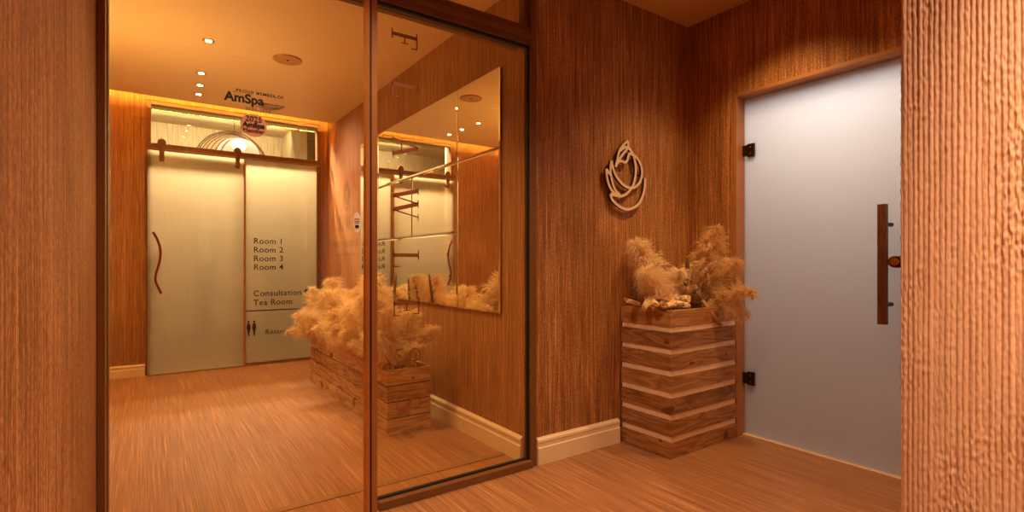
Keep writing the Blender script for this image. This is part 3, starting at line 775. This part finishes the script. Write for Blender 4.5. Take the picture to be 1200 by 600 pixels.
# cove LED strip lying on the dropped ceiling
cv = MB().box(-1.1, 1.68, 5.79, 5.81, HI+.05, HI+.065).build('led_strip', M['cove']); tag(cv, 'yellow cove light strip above the far edge of the lobby ceiling', 'light strip')

# ------------------------------------------------------------------ far room behind the filmed doors
HF = 3.25
struct(MB().box(-2.1, 3.2, FY+.075, 9.6, .0005, .003).build('floor', plain('dark_rear_floor', lin(74, 56, 36), .35, 0, .1, 5)))
struct(MB().box(-2.2, -2.1, FY+.15, 9.7, 0, HF).build('wall_rear_left', M['white_wall']))
struct(MB().box(3.2, 3.3, FY+.15, 9.7, 0, HF).build('wall_rear_right', M['white_wall']))
struct(MB().box(-2.1, 3.2, 9.6, 9.7, 0, HF).build('wall_rear', plaster('pale_combed_plaster', lin(168, 150, 116), lin(205, 186, 150), lin(232, 216, 184), 45)))
struct(MB().box(-2.2, 3.3, FY+.15, 9.7, HF, HF+.1).build('ceiling', M['white_wall']))
struct(MB().box(-2.1, .0, FY+.15, FY+.2, 0, HF).box(1.64, 3.2, FY+.15, FY+.2, 0, HF).build('wall_rear_front', M['white_wall']))
struct(MB().box(-2.1, 3.2, 9.57, 9.6, 0, 1.08).box(3.16, 3.2, FY+.2, 9.57, 0, 1.08).box(-2.1, -2.06, FY+.2, 9.57, 0, 1.08).build('trim_3', M['wainscot']))
struct(MB().box(1.9, 2.0, 8.3, 9.57, 0, HF).build('wall_rear_return', M['white_wall']))
# corridor doors in the far room
for x0_, lb in ((-.15, 'pale door at the left of the far room, seen through the filmed glass'), (.85, 'pale door at the right of the far room, seen through the filmed glass')):
    t = empty('corridor_door', (x0_+.4, 9.5, 0)); tag(t, lb, 'door')
    MB().box(x0_+.05, x0_+.75, 9.53, 9.56, 0.0, 2.05, .003).build('leaf', M['leaf'], t)
    MB().box(x0_, x0_+.05, 9.51, 9.565, 0, 2.1, .004).box(x0_+.75, x0_+.8, 9.51, 9.565, 0, 2.1, .004).box(x0_+.05, x0_+.75, 9.51, 9.565, 2.05, 2.1, .004).build('door_frame', M['grey'], t)
    MB().cyl((x0_+.68, 9.53, 1.0), (x0_+.68, 9.48, 1.0), .012).cyl((x0_+.68, 9.48, 1.0), (x0_+.58, 9.48, 1.0), .009).build('door_lever', M['brass'], t)
# slatted screen
t = empty('slatted_screen', (1.62, 7.6, 0)); tag(t, 'vertical slatted screen behind the right filmed glass panel', 'screen')
mb = MB()
for k in range(8): mb.box(1.46+k*.045, 1.482+k*.045, 7.58, 7.62, .03, 1.86, .002)
mb.build('slats', M['wainscot'], t)
for za_, zb_ in ((1.86, 1.9), (0, .03)): MB().box(1.445, 1.815, 7.575, 7.625, za_, zb_, .003).build('rail', M['wainscot'], t)
# reception counter at left
t = empty('reception_counter', (-.45, 8.2, 0)); tag(t, 'grey reception counter dimly seen behind the wavy door handle', 'counter')
MB().box(-.9, .05, 7.9, 8.4, 0, 1.0, .01).build('body', M['grey'], t)
MB().box(-.95, .1, 7.86, 8.44, 1.0, 1.04, .006).build('counter_top', M['wainscot'], t)
# pendant lamp: nested wire arches around a bright bowl
pc = Vector((1.0, 8.0, 2.47))
t = empty('pendant_lamp', pc); tag(t, 'dome pendant lamp of nested wire rings glowing above the far sliding door', 'pendant lamp')
mb = MB()
for k in range(7):
    a_ = -.75+k*.24; r = .42-.012*k
    pts = [(pc.x+(-.11+.035*k)+r*math.cos(q)*math.cos(a_*.6), pc.y+r*math.cos(q)*math.sin(a_), pc.z+r*math.sin(q)) for q in [2*PI*i/48 for i in range(48)]]
    mb.tube(pts, .007, 6, closed=True)
mb.build('wire_rings', M['bronze'], t, smooth=True)
mb = MB(); B = mb.bm
R = [[B.verts.new((pc.x+.03+r*math.cos(2*PI*k/36), pc.y+r*math.sin(2*PI*k/36), pc.z+z)) for k in range(36)] for r, z in ((.33, -.05), (.31, .10), (.25, .21), (.16, .30), (.04, .335))]
for A, D in zip(R, R[1:]):
    for k in range(36): B.faces.new((A[k], A[(k+1) % 36], D[(k+1) % 36], D[k]))
shm, nt, out = newmat('pendant_mesh_shade'); tl = N(nt, 'ShaderNodeBsdfTranslucent'); tl.inputs[0].default_value = (.9, .85, .72, 1); tr = N(nt, 'ShaderNodeBsdfTransparent'); mx = N(nt, 'ShaderNodeMixShader'); mx.inputs[0].default_value = .35
L(nt, tl.outputs[0], mx.inputs[1]); L(nt, tr.outputs[0], mx.inputs[2]); L(nt, mx.outputs[0], out.inputs[0])
mb.build('inner_shade', shm, t, smooth=True)
b_ = MB(); bmesh.ops.create_uvsphere(b_.bm, u_segments=20, v_segments=12, radius=.085, matrix=Matrix.Translation(pc+Vector((.03, 0, .25)))); b_.build('bulb', M['bulb'], t, smooth=True)
MB().cyl((pc.x-.02, pc.y, pc.z+.32), (pc.x-.03, pc.y, HF), .004, n=6).cyl((pc.x+.05, pc.y, pc.z+.32), (pc.x+.06, pc.y, HF), .004, n=6).build('hanging_wire', M['bronze'], t)
MB().cyl((pc.x+.01, pc.y, HF-.03), (pc.x+.01, pc.y, HF-.001), .07, n=24).build('ceiling_rose', M['brass'], t)

# ------------------------------------------------------------------ LIGHTS
def area(name, loc, aim, sx, sy, e, col):
    l = bpy.data.lights.new(name, 'AREA'); l.shape = 'RECTANGLE'; l.size = sx; l.size_y = sy; l.energy = e; l.color = col
    o = bpy.data.objects.new(name, l); C.objects.link(o); o.location = loc
    o.rotation_euler = (Vector(aim)-Vector(loc)).to_track_quat('-Z', 'Y').to_euler(); return o
area('far_room_fill', (.8, 6.52, 2.86), (.8, 6.5201, 0), 1.5, .12, 150, (1, .90, .66))  # hidden strip added to brighten the top of the filmed doors
area('side_room_light', (3.5, 1.35, 2.70), (3.2, 1.35, 2.0), .25, 1.0, 31, (.97, .97, 1))
area('rear_wall_fill', (.6, 8.9, HF-.03), (.6, 9.6, 2.7), 2.4, .15, 24, (1, .86, .58))  # unseen fill added to lift the upper rear wall
# vestibule ceiling lamps and added accents (above and behind the camera, outside the frame)
spot(1.5, 1.25, HV-.02, 22, (1, .66, .36), .62, .9, .03, (2.72, 2.02, .92))  # accent added to lighten the tall planter's plumes
spot(2.60, 1.50, HV-.03, 56, WARM2, 1.9, .9, .04)
spot(2.45, .95, HV-.03, 40, WARM2, 1.9, .9, .04)
spot(.85, 1.55, HV-.03, 75, WARM3, 1.9, .9, .04)
spot(.30, -.38, HV-.03, 330, (1, .70, .46), 1.0, .8, .03, (1.49, -.38, 1.45))  # added to light the sign so its reflection shows in the glass
spot(1.08, -.30, HV-.03, 140, (1, .75, .54), 2.0, .9, .03)
spot(.60, -1.3, HV-.03, 45, WARM3, 1.9, .9, .04)

# unseen fill light added by the lobby's left wall to brighten its ceiling
area('lobby_ceiling_fill', (-1.1, 4.1, 1.5), (-1.1, 4.1001, HI), 2.8, .10, 34, (1, .66, .27))
w = bpy.data.worlds.new('World'); scn.world = w; w.use_nodes = True
w.node_tree.nodes['Background'].inputs[0].default_value = (.9, .65, .42, 1); w.node_tree.nodes['Background'].inputs[1].default_value = .02

# ------------------------------------------------------------------ CAMERA
cam = bpy.data.cameras.new('Camera'); co = bpy.data.objects.new('Camera', cam); C.objects.link(co)
co.location = (0, 0, 1.1); co.rotation_euler = (PI/2, 0, -math.radians(35.1))
cam.sensor_width = 36; cam.lens = 36*608/1200; cam.shift_y = 8/1200; cam.clip_start = .02
scn.camera = co
scn.view_settings.view_transform = 'Standard'; scn.view_settings.look = 'None'
scn.view_settings.gamma = 1; scn.view_settings.use_curve_mapping = False
scn.view_settings.exposure = .4
